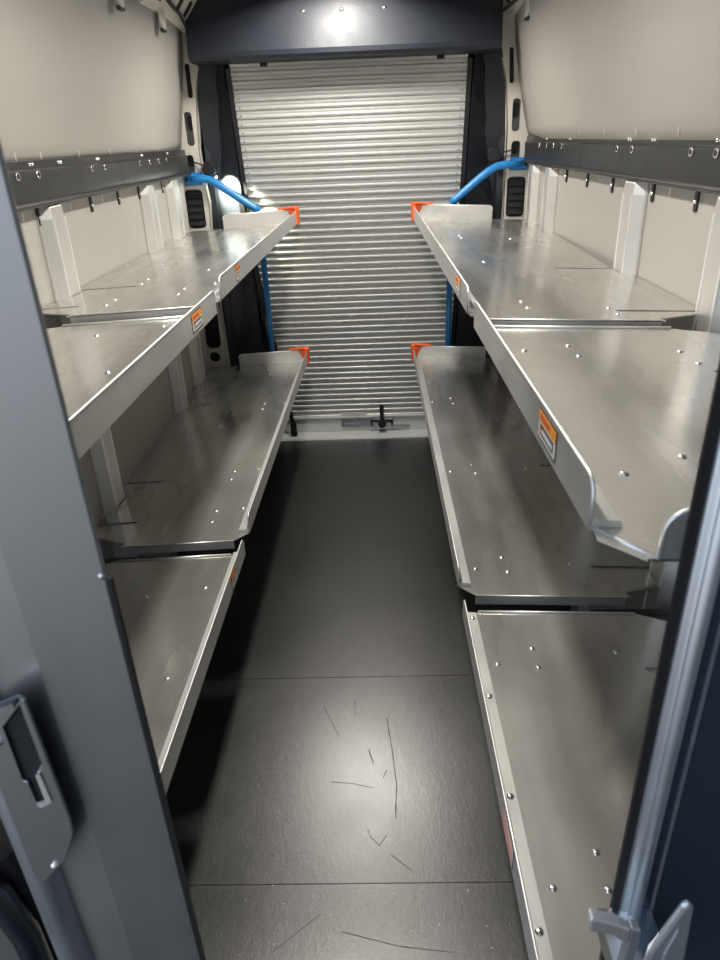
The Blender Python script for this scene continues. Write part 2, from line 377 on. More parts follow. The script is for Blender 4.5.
# roof rails with hanging steel tongues above the upper panels
def roof_rail(s):
    nm = 'left' if s < 0 else 'right'
    X = -.855 if s < 0 else .692
    sy = 2.55 if s < 0 else 2.9
    t = thing('roof_rail', (X, 3.2, 2.2), 'white pressed-steel roof rail with black slots over the %s upper panel' % nm, 'roof rail')
    # ribs running towards the roof
    mb = MB()
    prof = [(X-s*.02, 2.225), (X+s*.02, 2.215), (X+s*.02, 2.235), (X-s*.085, 2.345), (X-s*.10, 2.33)]
    mb.prism(prof, 'y', sy+.55, 3.90); part(mb, 'rail_channel', 'white', t, .004)
    for yc, L in (((2.79, .06), (3.33, .07)) if s < 0 else ((3.45, .06),)):
        xi = X-s*.028
        pts = [(yc-.045, 2.36), (yc-.040, 2.27), (yc-.022, 2.215), (yc-.020, 2.178), (yc-.006, 2.163), (yc+.016, 2.163), (yc+.026, 2.176), (yc+.030, 2.225), (yc+.055, 2.28), (yc+.062, 2.36)]
        pts = [(yc+(a-yc)*1.5, b) for a, b in pts]
        mb = MB(); mb.prism(pts, 'x', xi, xi+s*.012); k = part(mb, 'hanging_tongue', 'white', t, .004)
        mb = MB(); mb.prism([(yc-.027, 2.165), (yc-.009, 2.154), (yc+.024, 2.154), (yc+.036, 2.166), (yc+.024, 2.1635), (yc-.009, 2.1635)], 'x', xi-s*.002, xi+s*.014); part(mb, 'rubber_foot', 'black', k)
    for yc in ((3.15, 3.25, 3.52, 3.66) if s < 0 else (3.62, 3.74)):
        # black slots lying on the sloping face of the channel
        n = Vector((-s*.11, 0, -.105)).normalized(); d = Vector((-s*.105, 0, .11)).normalized()
        c = Vector((X-s*.060, yc, 2.2775)); d = Vector((-s*.08, 0, .105)).normalized()
        q = [c + d*a + Vector((0, b, 0)) for a, b in rrect(-.035, .035, -.018, .018, .016, 4)]
        nn = Vector((-s*.79, 0, -.60))
        mb = MB(); L = len(q); mb.poly([p for p in q]+[p+nn*.006 for p in q], [(i, (i+1) % L, (i+1) % L+L, i+L) for i in range(L)]+[tuple(range(L)), tuple(range(2*L-1, L-1, -1))])
        part(mb, 'black_slot', 'void', t)
    # cable along the rail into the header
    y0 = 3.30
    xe = -.833 if s < 0 else .607
    pts = [(X-s*.055, y0, 2.275), (X-s*.050, y0+.12, 2.255), (X-s*.048, y0+.25, 2.245), (xe+s*.0-s*.012, 3.72, 2.215), (xe-s*.022, 3.86, 2.19), (xe-s*.030, 3.885, 2.18)]
    c = MB().tube(pts, [.011, .008, .0075, .008, .008, .009], 10).build('roof_cable', M['cable'])
    tag(c, 'black cable clipped along the white roof rail into the %s end of the header' % nm, 'cable')
roof_rail(-1); roof_rail(1)

# dark trim walls between pillars and roller door, header box over the door
def dyf(z): return 4.22-.17*z          # the roller door leans forward at the top
DXC = -.095
def dhw(z): return .545+.032*z/2.05    # half width of the opening
for s, nm in ((-1, 'left'), (1, 'right')):
    xo = -.860 if s < 0 else .688
    mb = MB(); N = 12
    L = []
    for i in range(N+1):
        z = 2.10*i/N; xi = DXC+s*(dhw(z)+.022)
        xo_ = xo if z < 1.95 else xo - s*.3*(z-1.95)
        L.append([(xo_, 3.955, z), (xo_-s*.028, 3.965, z), (xo_-s*.038, 4.01, z), (xi+s*.004, dyf(z)-.02, z), (xi, dyf(z)+.02, z), (xi+s*.02, dyf(z)+.05, z), (xo_, dyf(z)+.03, z)])
    for i in range(N):
        mb.poly(L[i]+L[i+1], [(k, (k+1) % 7, (k+1) % 7+7, k+7) for k in range(7)])
    mb.poly(L[0], [tuple(range(7))]); mb.poly(L[-1], [tuple(range(7))])
    o = mb.build('door_surround', M['surround']); tag(o, 'dark blue-black moulded trim between roller door and %s pillar' % nm, 'trim')
    # guide channel with a strip of pale brush
    t = thing('door_guide', (DXC+s*.57, 4.2, 0), 'black guide channel holding the %s edge of the roller door' % nm, 'guide rail')
    mb = MB(); V = []
    for i in range(N+1):
        z = .0+2.06*i/N; x = DXC+s*dhw(z); y = dyf(z)-.012
        V.append([(x-s*.004, y, z), (x+s*.018, y, z), (x+s*.018, y+.028, z), (x-s*.004, y+.028, z)])
    for i in range(N): mb.poly(V[i]+V[i+1], [(k, (k+1) % 4, (k+1) % 4+4, k+4) for k in range(4)])
    mb.poly(V[0], [(0,1,2,3)]); mb.poly(V[-1], [(0,1,2,3)])
    part(mb, 'guide_channel', 'black', t)

t = thing('door_header', (DXC, 3.8, 2.08), 'wide dark textured header box above the roller door', 'header box')
prof = [(3.700, 2.115), (3.703, 2.095), (3.715, 2.082), (3.735, 2.078), (3.905, 2.078), (3.915, 2.07), (4.10, 2.07), (4.10, 2.44), (3.745, 2.44), (3.74, 2.34)]
mb = MB(); mb.prism(prof, 'x', -.828, .612); part(mb, 'header_shell', 'header', t, .004)
for x in (-.289, -.114, .08):
    mb = MB(); mb.dome((x, 3.727, 2.257), .011, .005, (0, -1, -.1), 14, 3); part(mb, 'header_rivet', 'rivet', t)
for x in (-.52, .33):
    part(MB().box(x, x+.035, 3.85, 3.862, 2.062, 2.079), 'stop_clip', 'black', t)

# roller door curtain
t = thing('roller_door', (DXC, 4.2, 0), 'silver roller shutter door of narrow horizontal slats at the rear', 'roller door')
mb = MB(); pitch = .0375; z = .115; rows = []
while z < 2.075:
    for f, d in ((0, .001), (.03, -.003), (.12, -.0062), (.27, -.0078), (.42, -.0066), (.50, -.0028), (.54, .0006), (.75, -.0012), (.95, .0)):
        zz = z+pitch*f
        rows.append((zz, dyf(zz)+d))
    z += pitch
n = len(rows); vs = []
for zz, yy in rows: vs += [(DXC-dhw(zz)+.003, yy+.004, zz), (DXC+dhw(zz)-.003, yy+.004, zz)]
m0 = len(vs); vs += [(x, y+.02, z_) for x, y, z_ in vs]
fs = [(2*i, 2*i+1, 2*i+3, 2*i+2) for i in range(n-1)]+[(2*i+2+m0, 2*i+3+m0, 2*i+1+m0, 2*i+m0) for i in range(n-1)]
fs += [(0, m0, m0+1, 1), (2*n-2, 2*n-1, 2*n-1+m0, 2*n-2+m0)]
fs += [(2*i, 2*i+2, 2*i+2+m0, 2*i+m0) for i in range(n-1)]+[(2*i+1, 2*i+1+m0, 2*i+3+m0, 2*i+3) for i in range(n-1)]
mb.poly(vs, fs)
cur = part(mb, 'slat_curtain', 'slat', t)
mb = MB(); z = .115+pitch*.42                       # dark slat-end rivets: a dotted line down both edges
while z < 2.07:
    for s in (-1, 1):
        mb.dome((DXC+s*(dhw(z)-.025), dyf(z)-.0062, z), .0042, .0025, (0, -1, 0), 8, 2)
    z += pitch
part(mb, 'slat_end_rivets', 'grey', cur)['kind'] = 'stuff'
# bottom bar with latch
yb = 4.195
part(MB().box(DXC-.54, DXC+.54, yb, yb+.018, .018, .112), 'bottom_bar', 'sill', t, .003)
part(MB().prism([(DXC-.54, .110), (DXC-.54, .119), (DXC+.54, .119), (DXC+.54, .110)], 'y', yb-.012, yb+.01), 'bar_edge', 'bead', t)
part(MB().box(-.235, -.075, yb-.006, yb, .105, .150), 'latch_cover', 'sill', t, .002)
pl = part(MB().prism([(-.235, .052), (-.06, .052), (-.03, .030), (.17, .030), (.21, .048), (.21, .056), (-.02, .062), (-.05, .100), (-.235, .100)], 'y', yb-.010, yb), 'latch_plate', 'plate', t, .001)
part(MB().box(-.215, -.085, yb-.016, yb-.010, .068, .078), 'latch_slot', 'grey', pl)
part(MB().box(-.02, .095, yb-.014, yb-.008, .052, .105), 'handle_plate', 'sill', t, .002)
h = part(MB().box(-.045, .100, yb-.030, yb-.014, .086, .100).box(-.045, -.033, yb-.030, yb-.014, .062, .1).box(.088, .100, yb-.030, yb-.014, .062, .1), 'latch_bar', 'black', t, .002)
part(MB().prism([(.018, .055), (.040, .055), (.042, .200), (.036, .208), (.020, .208), (.014, .200)], 'y', yb-.050, yb-.030), 'latch_lever', 'black', h, .003)
part(MB().tube([(.029, yb-.014, .078), (.029, yb-.052, .078)], .026, 18), 'latch_hub', 'black', h)
o = MB().prism([(4.10, 0), (4.105, .012), (4.125, .016), (4.18, .018), (4.24, .018), (4.24, 0)], 'x', DXC-.56, DXC+.56).build('door_sill', M['sill'], None, .001)
tag(o, 'white metal sill strip on the floor in front of the roller door', 'sill')
# pull strap down the left side of the door with a clip at the bottom
t = thing('pull_strap', (-.55, 4.13, 0), 'black pull strap hanging down the left side of the roller door', 'strap')
P0, P1 = Vector((-.705, 3.93, 1.52)), Vector((-.545, 4.140, .10))
d = (P1-P0).normalized(); sd = Vector((.013, 0, 0)); th = Vector((0, .004, 0))
q = [P0-sd, P0+sd, P1+sd, P1-sd]
part(MB().poly(q+[p-th for p in q], [(0,1,2,3), (7,6,5,4), (0,4,5,1), (1,5,6,2), (2,6,7,3), (3,7,4,0)]), 'webbing', 'cable', t)
part(MB().box(-.562, -.522, 4.125, 4.150, .018, .115), 'strap_clip', 'black', t, .004)

# blue tube frames
def blue_frame(s):
    nm = 'left' if s < 0 else 'right'
    xp = -.592 if s < 0 else .412; y = 3.858
    xw = -.930 if s < 0 else .765
    t = thing('blue_tube_frame', (xp, y, 0), 'bright blue bent steel tube frame at the rear end of the %s shelves' % nm, 'tube frame')
    yy = 3.862
    part(MB().tube([(xp, yy, 0.56), (xp, yy, 1.41)], .016, 16), 'upright_tube', 'blue', t)
    part(MB().box(xp-.012, xp+.012, 3.767, yy, .575, .600), 'fixing_lug', 'blue', t)
    pts = [(xw, 1.578), (xw-s*.055, 1.580), (xw-s*.100, 1.572), (xw-s*.135, 1.552), (xw-s*.17, 1.528), (xp+s*.02, 1.428), (xp, 1.412)]
    if s > 0: pts = [(xw, 1.590), (xw-s*.075, 1.590), (xw-s*.125, 1.583), (xw-s*.165, 1.562), (xw-s*.20, 1.538), (xp+s*.02, 1.432), (xp, 1.415)]
    part(MB().tube([(x, yy, z) for x, z in pts], .0195, 16), 'arm_tube', 'blue', t)
    z0 = 1.578 if s < 0 else 1.590
    b = part(MB().box(xw-s*.055, xw+s*.035, 3.888, 3.898, z0-.030, z0+.030), 'wall_bracket', 'blue', t, .002)
    part(MB().box(xw-s*.03, xw+s*.030, 3.850, 3.892, z0-.021, z0+.021), 'tube_clamp', 'blue', b, .004)
    for dx in (.022,):
        part(MB().tube([(xw+s*.018, 3.846, z0), (xw+s*.018, 3.852, z0)], .009, 10), 'bolt_head', 'black', b)
blue_frame(-1); blue_frame(1)

# small black lamps with a wire out of the pillar openings
def clip_lamp(s):
    nm = 'left' if s < 0 else 'right'
    c = Vector((-.832, 3.895, 1.628)) if s < 0 else Vector((.628, 3.895, 1.640))
    t = thing('clip_lamp', c, 'small black lamp head clipped above the %s blue tube' % nm, 'lamp')
    mb = MB(); mb.prism([(-.034, -.010), (-.030, -.030), (.012, -.036), (.030, -.026), (.036, .014), (.014, .034), (-.022, .028)], 'y', -.022, .024)
    a = -s*.35
    mb.map(lambda x, y, z: (c.x-s*x*1, c.y+y, c.z+z)); part(mb, 'lamp_body', 'black', t, .004)
    hole = (-.925, 3.91, 1.650) if s < 0 else (.738, 3.91, 1.655)
    m_ = ((hole[0]+c.x)/2, 3.885, 1.648)
    part(MB().tube([hole, (hole[0]-s*.02, 3.893, 1.655), m_, (c.x+s*.02, 3.878, c.z+.012)], .0035, 8), 'lamp_wire', 'cable', t)
    return t
t = clip_lamp(-1); clip_lamp(1)
lens = part(MB().tube([(-.806, 3.905, 1.583), (-.803, 3.909, 1.580)], .006, 12), 'lamp_lens', 'lens', t)
sd_ = bpy.data.lights.new('trim_glow_spot', 'SPOT'); sd_.energy = SPOT_W; sd_.spot_size = math.radians(75); sd_.spot_blend = .6; sd_.shadow_soft_size = .01  # added spot, stands in for the bright reflection on the trim
sd_.color = (1.0, 1.0, .72)
so = bpy.data.objects.new('trim_glow_spot', sd_); C.objects.link(so)
so.location = (-.800, 3.880, 1.575); dirv = Vector((-.66, 4.12, 1.40))-Vector(so.location)
so.rotation_euler = dirv.to_track_quat('-Z', 'Y').to_euler()

# ------------------------------------------------------------------ ceiling lamp
def ceiling_lamp(x, y, label, power):
    t = thing('ceiling_lamp', (x, y, 2.36), label, 'ceiling lamp')
    z = 2.405
    mb = flat(rrect(-.12, .12, -.20, .20, .03), [rrect(-.105, .105, -.185, .185, .02)], 0, .095); mb.map(lambda a, b, c: (x+a, y+b, 2.365+c)); part(mb, 'lamp_housing', 'ceil', t)  # unseen rim, shaped to cut the light off the upper panel tops
    part(MB().prism([(x+p[0], y+p[1]) for p in rrect(-.05, .05, -.12, .12, .02)], 'z', z, z+.01), 'lamp_diffuser', 'lens', t)
    l = bpy.data.lights.new('ceiling_lamp_light', 'AREA'); l.shape = 'RECTANGLE'; l.size = .09; l.size_y = .22; l.energy = power; l.color = (1.0, .95, .87)
    o = bpy.data.objects.new('ceiling_lamp_light', l); C.objects.link(o); o.location = (x, y, z-.003)
ceiling_lamp(-.12, 3.34, 'rectangular ceiling lamp with a shallow rim just in front of the header', LAMP_W)
ceiling_lamp(-.12, 1.70, 'rectangular ceiling lamp with a shallow rim nearer the bulkhead', LAMP_W)

# ------------------------------------------------------------------ shelf trays
TILT = .04
def tray(s, level, sec, y0, y1, zs, xl0, skew, slots, rivets, label, near_flange=False, lipnear=.07, lipfar=.0, lab=None, rail_riv=()):
    """s side, y0 near end, y1 far end, zs height of the sheet at the lip, xl0 lip position at y = 2"""
    XW = PR if s > 0 else PL
    xl = lambda y: xl0 - s*0 + skew*(y-2.0)
    W = abs(XW-xl0)-.004
    def mp(u, y, h): return (xl(y)+s*u, y, zs - TILT*u + h)
    yc = (y0+y1)/2
    t = thing('shelf_tray', (xl(yc)+s*W/2, yc, zs-.02), label, 'shelf tray')
    def Wd(y): return abs(XW-xl(y))-.003
    th = .003
    # outline in (u, y): chamfered lip corners, notches around wall posts, slots
    ch = .04
    edge = []   # wall edge from near to far
    for p in sorted(POSTS[s]):
        a, b = p-.050, p+.050
        if a > y0+.02 and b < y1-.02:
            edge += [(a, 'n0'), (b, 'n1')]
    out = [(0, y0+ch), (ch, y0+.0)]
    cutn = sec == 'far'; 
    if cutn: out += [(Wd(y0)-.13, y0), (Wd(y0)-.135, y0+.022), (Wd(y0), y0+.085)]
    else: out += [(Wd(y0), y0)]
    ev = []
    for a, k in edge: ev.append((a, k))
    for sy, su in slots: ev.append((sy, su))
    ev.sort(key=lambda q: q[0])
    for yv, k in ev:
        if k == 'n0': out += [(Wd(yv), yv), (Wd(yv)-.036, yv+.006)]
        elif k == 'n1': out += [(Wd(yv)-.036, yv-.006), (Wd(yv), yv)]
        else:
            inn = any(p-.05 <= yv <= p+.05 for p in POSTS[s]); we = Wd(yv)-(.036 if inn else 0)
            out += [(we, yv-.007), (k, yv-.007), (k-.006, yv), (k, yv+.007), (we, yv+.007)]
    if sec == 'near': out += [(Wd(y1), y1-.075), (Wd(y1)-.06, y1-.03), (Wd(y1)-.13, y1)]
    else: out += [(Wd(y1), y1)]
    out += [(ch, y1), (0, y1-ch if sec == 'near' else y1)]
    mb = flat(out, [], -th, 0); mb.map(mp); sheet = part(mb, 'tray_sheet', 'tray', t)
    # front lip with rounded ends
    H = .060; ln = y0+lipnear; lf = y1-lipfar; r = .022
    pl = [(ln, 0), (lf, 0)]
    pl += [(lf-r+r*math.cos(a), H-r+r*math.sin(a)) for a in [i*PI/12 for i in range(7)]]
    pl += [(ln+r+r*math.cos(a), H-r+r*math.sin(a)) for a in [PI/2+i*PI/12 for i in range(7)]]
    mb = MB(); n = len(pl)
    vs = [mp(-.0035-.00*h, y, h-.002) for y, h in pl]+[mp(0, y, h-.002) for y, h in pl]
    mb.poly(vs, [(i, (i+1) % n, (i+1) % n+n, i+n) for i in range(n)]+[tuple(reversed(range(n))), tuple(range(n, 2*n))])
    lip = part(mb, 'front_lip', 'lip', t)
    mb = MB(); vs = []
    top = pl[1:]   # bright hem bead along the lip top
    mb.tube([mp(-.0018, y, h-.002) for y, h in pl[2:]+[pl[0]]], .0026, 8); part(mb, 'hem', 'bead', lip)
    # stiffening angle inside the lip
    mb = MB(); a0, a1 = ln+.0, lf-.0
    vs = []
    pr = [(.001, .0005), (.001, .012), (.004, .012), (.007, .010), (.032, .009), (.0345, .0005)]
    for yv in (a0, a1): vs += [mp(u, yv, h) for u, h in pr]
    n = len(pr); mb.poly(vs, [(i, (i+1) % n, (i+1) % n+n, i+n) for i in range(n)]+[tuple(range(n)), tuple(range(n, 2*n))])
    ar = part(mb, 'stiffener', 'lip', t)
    for yv in rail_riv: part(MB().dome(mp(.019, yv, .0093), .0075, .004), 'rivet', 'rivet', t)
    # near end: turned-down flange on far sections, upright rounded flange on the near ones
    def endflange(ya, u0, u1, h, rr, down=False, ru=True):
        mb = MB()
        if down:
            vs = [mp(u0, ya, 0), mp(u1, ya, 0), mp(u1, ya, -h), mp(u0, ya, -h), mp(u0, ya+.003, 0), mp(u1, ya+.003, 0), mp(u1, ya+.003, -h), mp(u0, ya+.003, -h)]
            mb.poly(vs, [(0,1,2,3), (7,6,5,4), (0,4,5,1), (1,5,6,2), (2,6,7,3), (3,7,4,0)])
        else:
            pp = [(u0, 0), (u1, 0)]+[(u1-rr+rr*math.cos(a), h-rr+rr*math.sin(a)) for a in [i*PI/12 for i in range(7)]]
            if ru: pp += [(u0+rr+rr*math.cos(a), h-rr+rr*math.sin(a)) for a in [PI/2+i*PI/12 for i in range(7)]]
            else: pp += [(u0, h)]
            n = len(pp); vs = [mp(u, ya, q) for u, q in pp]+[mp(u, ya+.003, q) for u, q in pp]
            mb.poly(vs, [(i, (i+1) % n, (i+1) % n+n, i+n) for i in range(n)]+[tuple(range(n)), tuple(range(2*n-1, n-1, -1))])
        return mb, (pp if not down else None)
    if sec == 'far':
        mb, _ = endflange(y0, ch, Wd(y0)-.14, .028, 0, True); part(mb, 'end_flange', 'lip', t)
        mb = MB().tube([mp(ch, y0+.001, 0), mp(Wd(y0)-.14, y0+.001, 0)], .0022, 8); part(mb, 'hem', 'bead', t)
        mb, pp = endflange(y1-.004, .02, Wd(y1)-.185, .066, .02, ru=False); k = part(mb, 'end_flange', 'lip', t)
        mb = MB().tube([mp(u, y1-.0025, q) for u, q in pp[2:]], .0026, 8); part(mb, 'hem', 'bead', k)
    else:
        mb = MB().tube([mp(ch, y1-.002, .002), mp(Wd(y1)-.13, y1-.002, .002)], .0035, 8); part(mb, 'hem', 'bead', t)
        if near_flange:
            mb, pp = endflange(y0, .052, Wd(y0)-.02, .058, .030); k = part(mb, 'end_flange', 'lip', t)
            mb = MB().tube([mp(u, y0+.0015, q) for u, q in pp[2:]+[pp[0]]], .0028, 8); part(mb, 'hem', 'bead', k)
            mb = MB().tube([mp(0, ln, .0), mp(.052, y0+.001, 0)], .0026, 8); part(mb, 'hem', 'bead', t)
    first = None
    for u, yv in rivets:
        part(MB().dome(mp(u, yv, 0), .0072, .0035, (0, 0, 1), 12, 3), 'rivet', 'rivet', t)
    # corner clip
    if sec == 'far':
        c = thing('corner_cap', mp(0, y1, .0), 'orange plastic cap on the rear corner of the %s tray' % label_short(s, level), 'corner cap', None)
        mb = MB()
        def bx(u0_, u1_, a, b, h0, h1):
            v = [mp(u0_, a, h0), mp(u1_, a, h0), mp(u1_, b, h0), mp(u0_, b, h0), mp(u0_, a, h1), mp(u1_, a, h1), mp(u1_, b, h1), mp(u0_, b, h1)]
            mb.poly(v, [(3,2,1,0), (4,5,6,7), (0,1,5,4), (1,2,6,5), (2,3,7,6), (3,0,4,7)])
        bx(-.014, .005, y1-.030, y1+.012, -.006, .078)
        bx(-.014, .095, y1, y1+.012, .030, .078)
        bx(-.014, .060, y1-.012, y1+.012, .072, .080)
        g = part(mb, 'cap_body', 'orange', c, .002)
        mb = MB()
        v = [mp(.004, y1-.026, .066), mp(.045, y1-.006, .066), mp(.004, y1-.006, .066), mp(.004, y1-.026, .015), mp(.018, y1-.006, .015), mp(.004, y1-.006, .015)]
        mb.poly(v, [(0,1,2), (5,4,3), (0,3,4,1), (1,4,5,2), (2,5,3,0)]); part(mb, 'cap_web', 'orange', c)
    # label sticker on the outer face of the lip
    if lab:
        yv, kind = lab
        w2, hh = (.098, .044) if kind != 'tall' else (.05, .05)
        def pt(a, b, e): return mp(-.0036-e, yv-s*a, .029+b)
        def rect(a0, a1, b0, b1, e, m, nm_, par):
            v = [pt(a0, b0, e), pt(a1, b0, e), pt(a1, b1, e), pt(a0, b1, e)]; v += [pt(a0, b0, 0), pt(a1, b0, 0), pt(a1, b1, 0), pt(a0, b1, 0)]
            o = MB().poly(v, [(0,1,2,3), (7,6,5,4), (0,4,5,1), (1,5,6,2), (2,6,7,3), (3,7,4,0)])
            return part(o, nm_, m, par)
        w, h = w2/2, hh/2
        base = rect(-w, w, -h, h, .0006, 'ink_dark', 'warning_sticker', t)
        base['label'] = 'orange and white printed warning sticker'
        body = 'ink_white'
        rect(-w+.003, w-.003, -h+.003, h-.003, .0010, body, 'sticker_field', base)
        if kind == 'red':
            for k in range(5): rect(-w+.006, w-.006, -h+.007+k*.007, -h+.0088+k*.007, .0013, 'ink_red', 'printed_lines', base)
        else:
            rect(-w+.003, w-.003, .004, h-.003, .0013, 'ink_orange', 'orange_band', base)
            q = -s  # reading direction as seen from the aisle
            rect(-w+.012, w-.012, -.014, .001, .0013, 'ink_dark', 'dark_band', base)
            rect(-w+.024, w-.016, -.0105, -.0035, .0016, 'ink_white', 'text_bar', base)
            v = [pt((w-.019)*(-q) if False else -w+.016-.006, -.012, .0016), pt(-w+.016+.006, -.012, .0016), pt(-w+.016, -.001, .0016)]
            v += [pt(-w+.010, -.012, .001), pt(-w+.022, -.012, .001), pt(-w+.016, -.001, .001)]
            part(MB().poly(v, [(0,1,2), (5,4,3), (0,3,4,1), (1,4,5,2), (2,5,3,0)]), 'warning_triangle', 'ink_orange', base)
            for k in range(9):
                a0 = -w+.010+k*.0062
                rect(a0, a0+.0034, .0075, .0155, .0016, 'ink_white' if False else 'ink_red', 'printed_lettering', base)
    # support brackets below the joint, black, fixed to the wall
    return t
def label_short(s, level): return ('%s %s' % (level, 'right' if s > 0 else 'left'))
def rv(pts, xl0, s, skew=0): return [(abs(x-(xl0+skew*(y-2))), y) for x, y in pts]

K = .42/.385
RU_far = rv([(.372, 1.78), (.373, 1.71), (.572, 1.715), (.575, 1.65), (.572, 2.29), (.371, 2.40), (.371, 3.02), (.372, 3.09), (.27, 3.40), (.57, 3.0)], .22, 1)
RU_near = rv([(.391, 1.41), (.392, 1.335), (.291, 1.37), (.606, 1.372), (.608, 1.29), (.303, .80), (.400, .856), (.401, .785), (.61, .82)], .22, 1)
RL_far = rv([(.268, 2.30), (.355, 2.365), (.359, 2.29), (.272, 1.66), (.357, 1.72), (.362, 1.645), (.262, 3.05), (.352, 3.10), (.354, 3.03), (.55, 2.33), (.55, 1.69)], .215, 1)
RL_near = rv([(.367, 1.345), (.571, 1.335), (.273, 1.287), (.368, 1.277), (.366, .803), (.275, .737), (.367, .735), (.57, .79)], .215, 1)
LL_far = rv([(-.558, 2.36), (-.557, 2.29), (-.56, 2.05), (-.558, 1.975), (-.468, 2.37), (-.469, 2.055), (-.556, 3.1), (-.556, 3.03), (-.46, 3.08)], -.42, -1)
LL_near = rv([(-.669, 1.60), (-.507, 1.63), (-.512, 1.26), (-.67, 1.25), (-.51, .8)], -.425, -1)
LU_far = rv([(-.58, 2.43), (-.496, 2.16), (-.579, 2.11), (-.577, 2.03), (-.76, 2.33), (-.755, 2.25), (-.76, 2.02), (-.757, 1.94), (-.5, 2.85), (-.58, 3.1)], -.425, -1)
LU_near = rv([(-.69, 1.665), (-.537, 1.713), (-.543, 1.337), (-.70, 1.30)], -.43, -1)
tray(1, 'upper', 'far', 1.585, 3.765, 1.357, .222, -.004, [(2.29, .345), (1.685, .365)], RU_far, 'upper right rear aluminium shelf tray ending in an orange cap near the roller door', lipnear=.065, lab=(1.838, 'std'))
tray(1, 'upper', 'near', .600, 1.560, 1.345, .227, -.004, [(1.24, .40), (.70, .40)], RU_near, 'upper right front aluminium tray with large sticker and open rounded near end', near_flange=True, lipnear=.062, lipfar=-.01, lab=(.862, 'std'))
tray(1, 'lower', 'far', 1.530, 3.765, .625, .212, 0.0, [(2.36, .40), (1.675, .395), (3.1, .4)], RL_far, 'lower right rear aluminium shelf tray, half in shadow, reaching to the roller door', lipnear=.045)
tray(1, 'lower', 'near', .560, 1.490, .602, .214, 0.0, [(1.275, .41), (.72, .4)], RL_near, 'lower right front aluminium shelf tray nearest the opening, beside the right door frame', near_flange=True, lipnear=.0, lipfar=.015, lab=(.812, 'red'),
     rail_riv=(1.45, 1.17, .909, .66))
tray(-1, 'upper', 'far', 1.83, 3.765, 1.357, -.420, .018, [(2.225, .34), (1.955, .42)], LU_far, 'upper left rear aluminium shelf tray ending in an orange cap near the roller door', lipnear=.08, lab=(2.156, 'tall'))
tray(-1, 'upper', 'near', .560, 1.80, 1.338, -.418, .018, [(1.30, .38)], LU_near, 'upper left front aluminium shelf tray running behind the bulkhead door edge', near_flange=True, lipnear=.07, lipfar=-.03, lab=(1.628, 'std'))
tray(-1, 'lower', 'far', 1.845, 3.765, .625, -.418, .018, [(2.31, .385), (2.00, .40), (3.14, .40), (3.46, .38)], LL_far, 'lower left rear aluminium shelf tray with dark slots along the wall', lipnear=.05)
tray(-1, 'lower', 'near', .560, 1.80, .602, -.418, .018, [(1.30, .38)], LL_near, 'lower left front aluminium shelf tray partly hidden by the bulkhead door', near_flange=True, lipnear=.0, lipfar=-.0, lab=(1.625, 'tall'))

# dark wall brackets under the tray joints
def bracket(s, y, z, label):
    X = (PR if s > 0 else PL); F = X-s*.036
    t = thing('shelf_bracket', (F, y, z-.2), label, 'bracket')
    z1 = z-TILT*.5-.014
    part(MB().prism([(F, z1), (F-s*.20, z1), (F-s*.20, z1-.02), (F, z1-.13)], 'y', y-.002, y+.002), 'web_plate', 'black', t)
    part(MB().box(F, F-s*.006, y-.035, y+.035, z1-.15, z1), 'back_plate', 'black', t)
    part(MB().prism([(F-s*.006, z1-.006), (F-s*.20, z1-.006), (F-s*.20, z1), (F-s*.006, z1)], 'y', y-.03, y+.03), 'top_plate', 'black', t)
    part(MB().tube([(F-s*.006, y+.02, z1-.05), (F-s*.012, y+.02, z1-.05)], .008, 6), 'bracket_bolt', 'rivet', t)
for s, nm, yj in ((1, 'right', (1.545, 1.50)), (-1, 'left', (1.815, 1.82))):
    bracket(s, yj[0], 1.338, 'black steel bracket under the joint of the upper %s trays' % nm)
    bracket(s, yj[1], .602, 'black steel bracket under the joint of the lower %s trays' % nm)

# ------------------------------------------------------------------ bulkhead sliding door leaf, left
t = thing('bulkhead_door', (-.32, .5, 0), 'brushed aluminium bulkhead door leaf standing open at the left edge', 'door')
prof = [(-.2375, .504), (-.2375, .502), (-.2395, .4995), (-.322, .4995), (-.328, .5005), (-.378, .508), (-.378, .512), (-.30, .512)]
mb = MB(); mb.prism(prof, 'z', .0, 2.38); part(mb, 'leaf_sheet', 'leaf', t)
c = (-.398, .510); rr = .021
prof = [(c[0]+rr*math.cos(a), c[1]-rr*math.sin(a)) for a in [PI*k/10 for k in range(11)]] + [(c[0]-rr, .535), (c[0]+rr, .535)]
mb = MB(); mb.prism(prof, 'z', .0, 2.38, True); part(mb, 'rounded_edge_bar', 'leafbar', t)
part(MB().box(-.2375, -.2345, .5005, .506, .0, 1.40), 'rubber_seal', 'black', t)
part(MB().dome((-.2405, .4985, 1.405), .0035, .0025, (0, -1, 0), 10, 3), 'screw', 'rivet', t)
# lock plate on the leaf, standing off the slanted face
def lf(a, b, e):       # a along the slanted plane of the plate, b height, e stand-off
    k = .488/.47; a *= k; b = 1.74+(b-1.74)*k
    return (a, .488+(-.36-a)*.12-e, b)
pl = [( -.3805, 1.300), (-.322, 1.307), (-.3185, 1.296), (-.3175, 1.125), (-.322, 1.105), (-.344, 1.060), (-.3800, 1.030)]
pl = [(-.381, 1.262), (-.352, 1.290), (-.328, 1.302), (-.3215, 1.298), (-.3165, 1.140), (-.318, 1.120), (-.338, 1.075), (-.372, 1.034), (-.381, 1.040)]
hole = [(-.353, 1.262), (-.3275, 1.292), (-.326, 1.218), (-.336, 1.203), (-.335, 1.168), (-.347, 1.160), (-.348, 1.190), (-.353, 1.192)]
mb = flat(pl, [hole], 0, .004); mb.map(lambda a, b, c_: lf(a, b, c_)); lp = part(mb, 'lock_plate', 'plate', t, .001)
lp['label'] = 'bright steel lock plate'
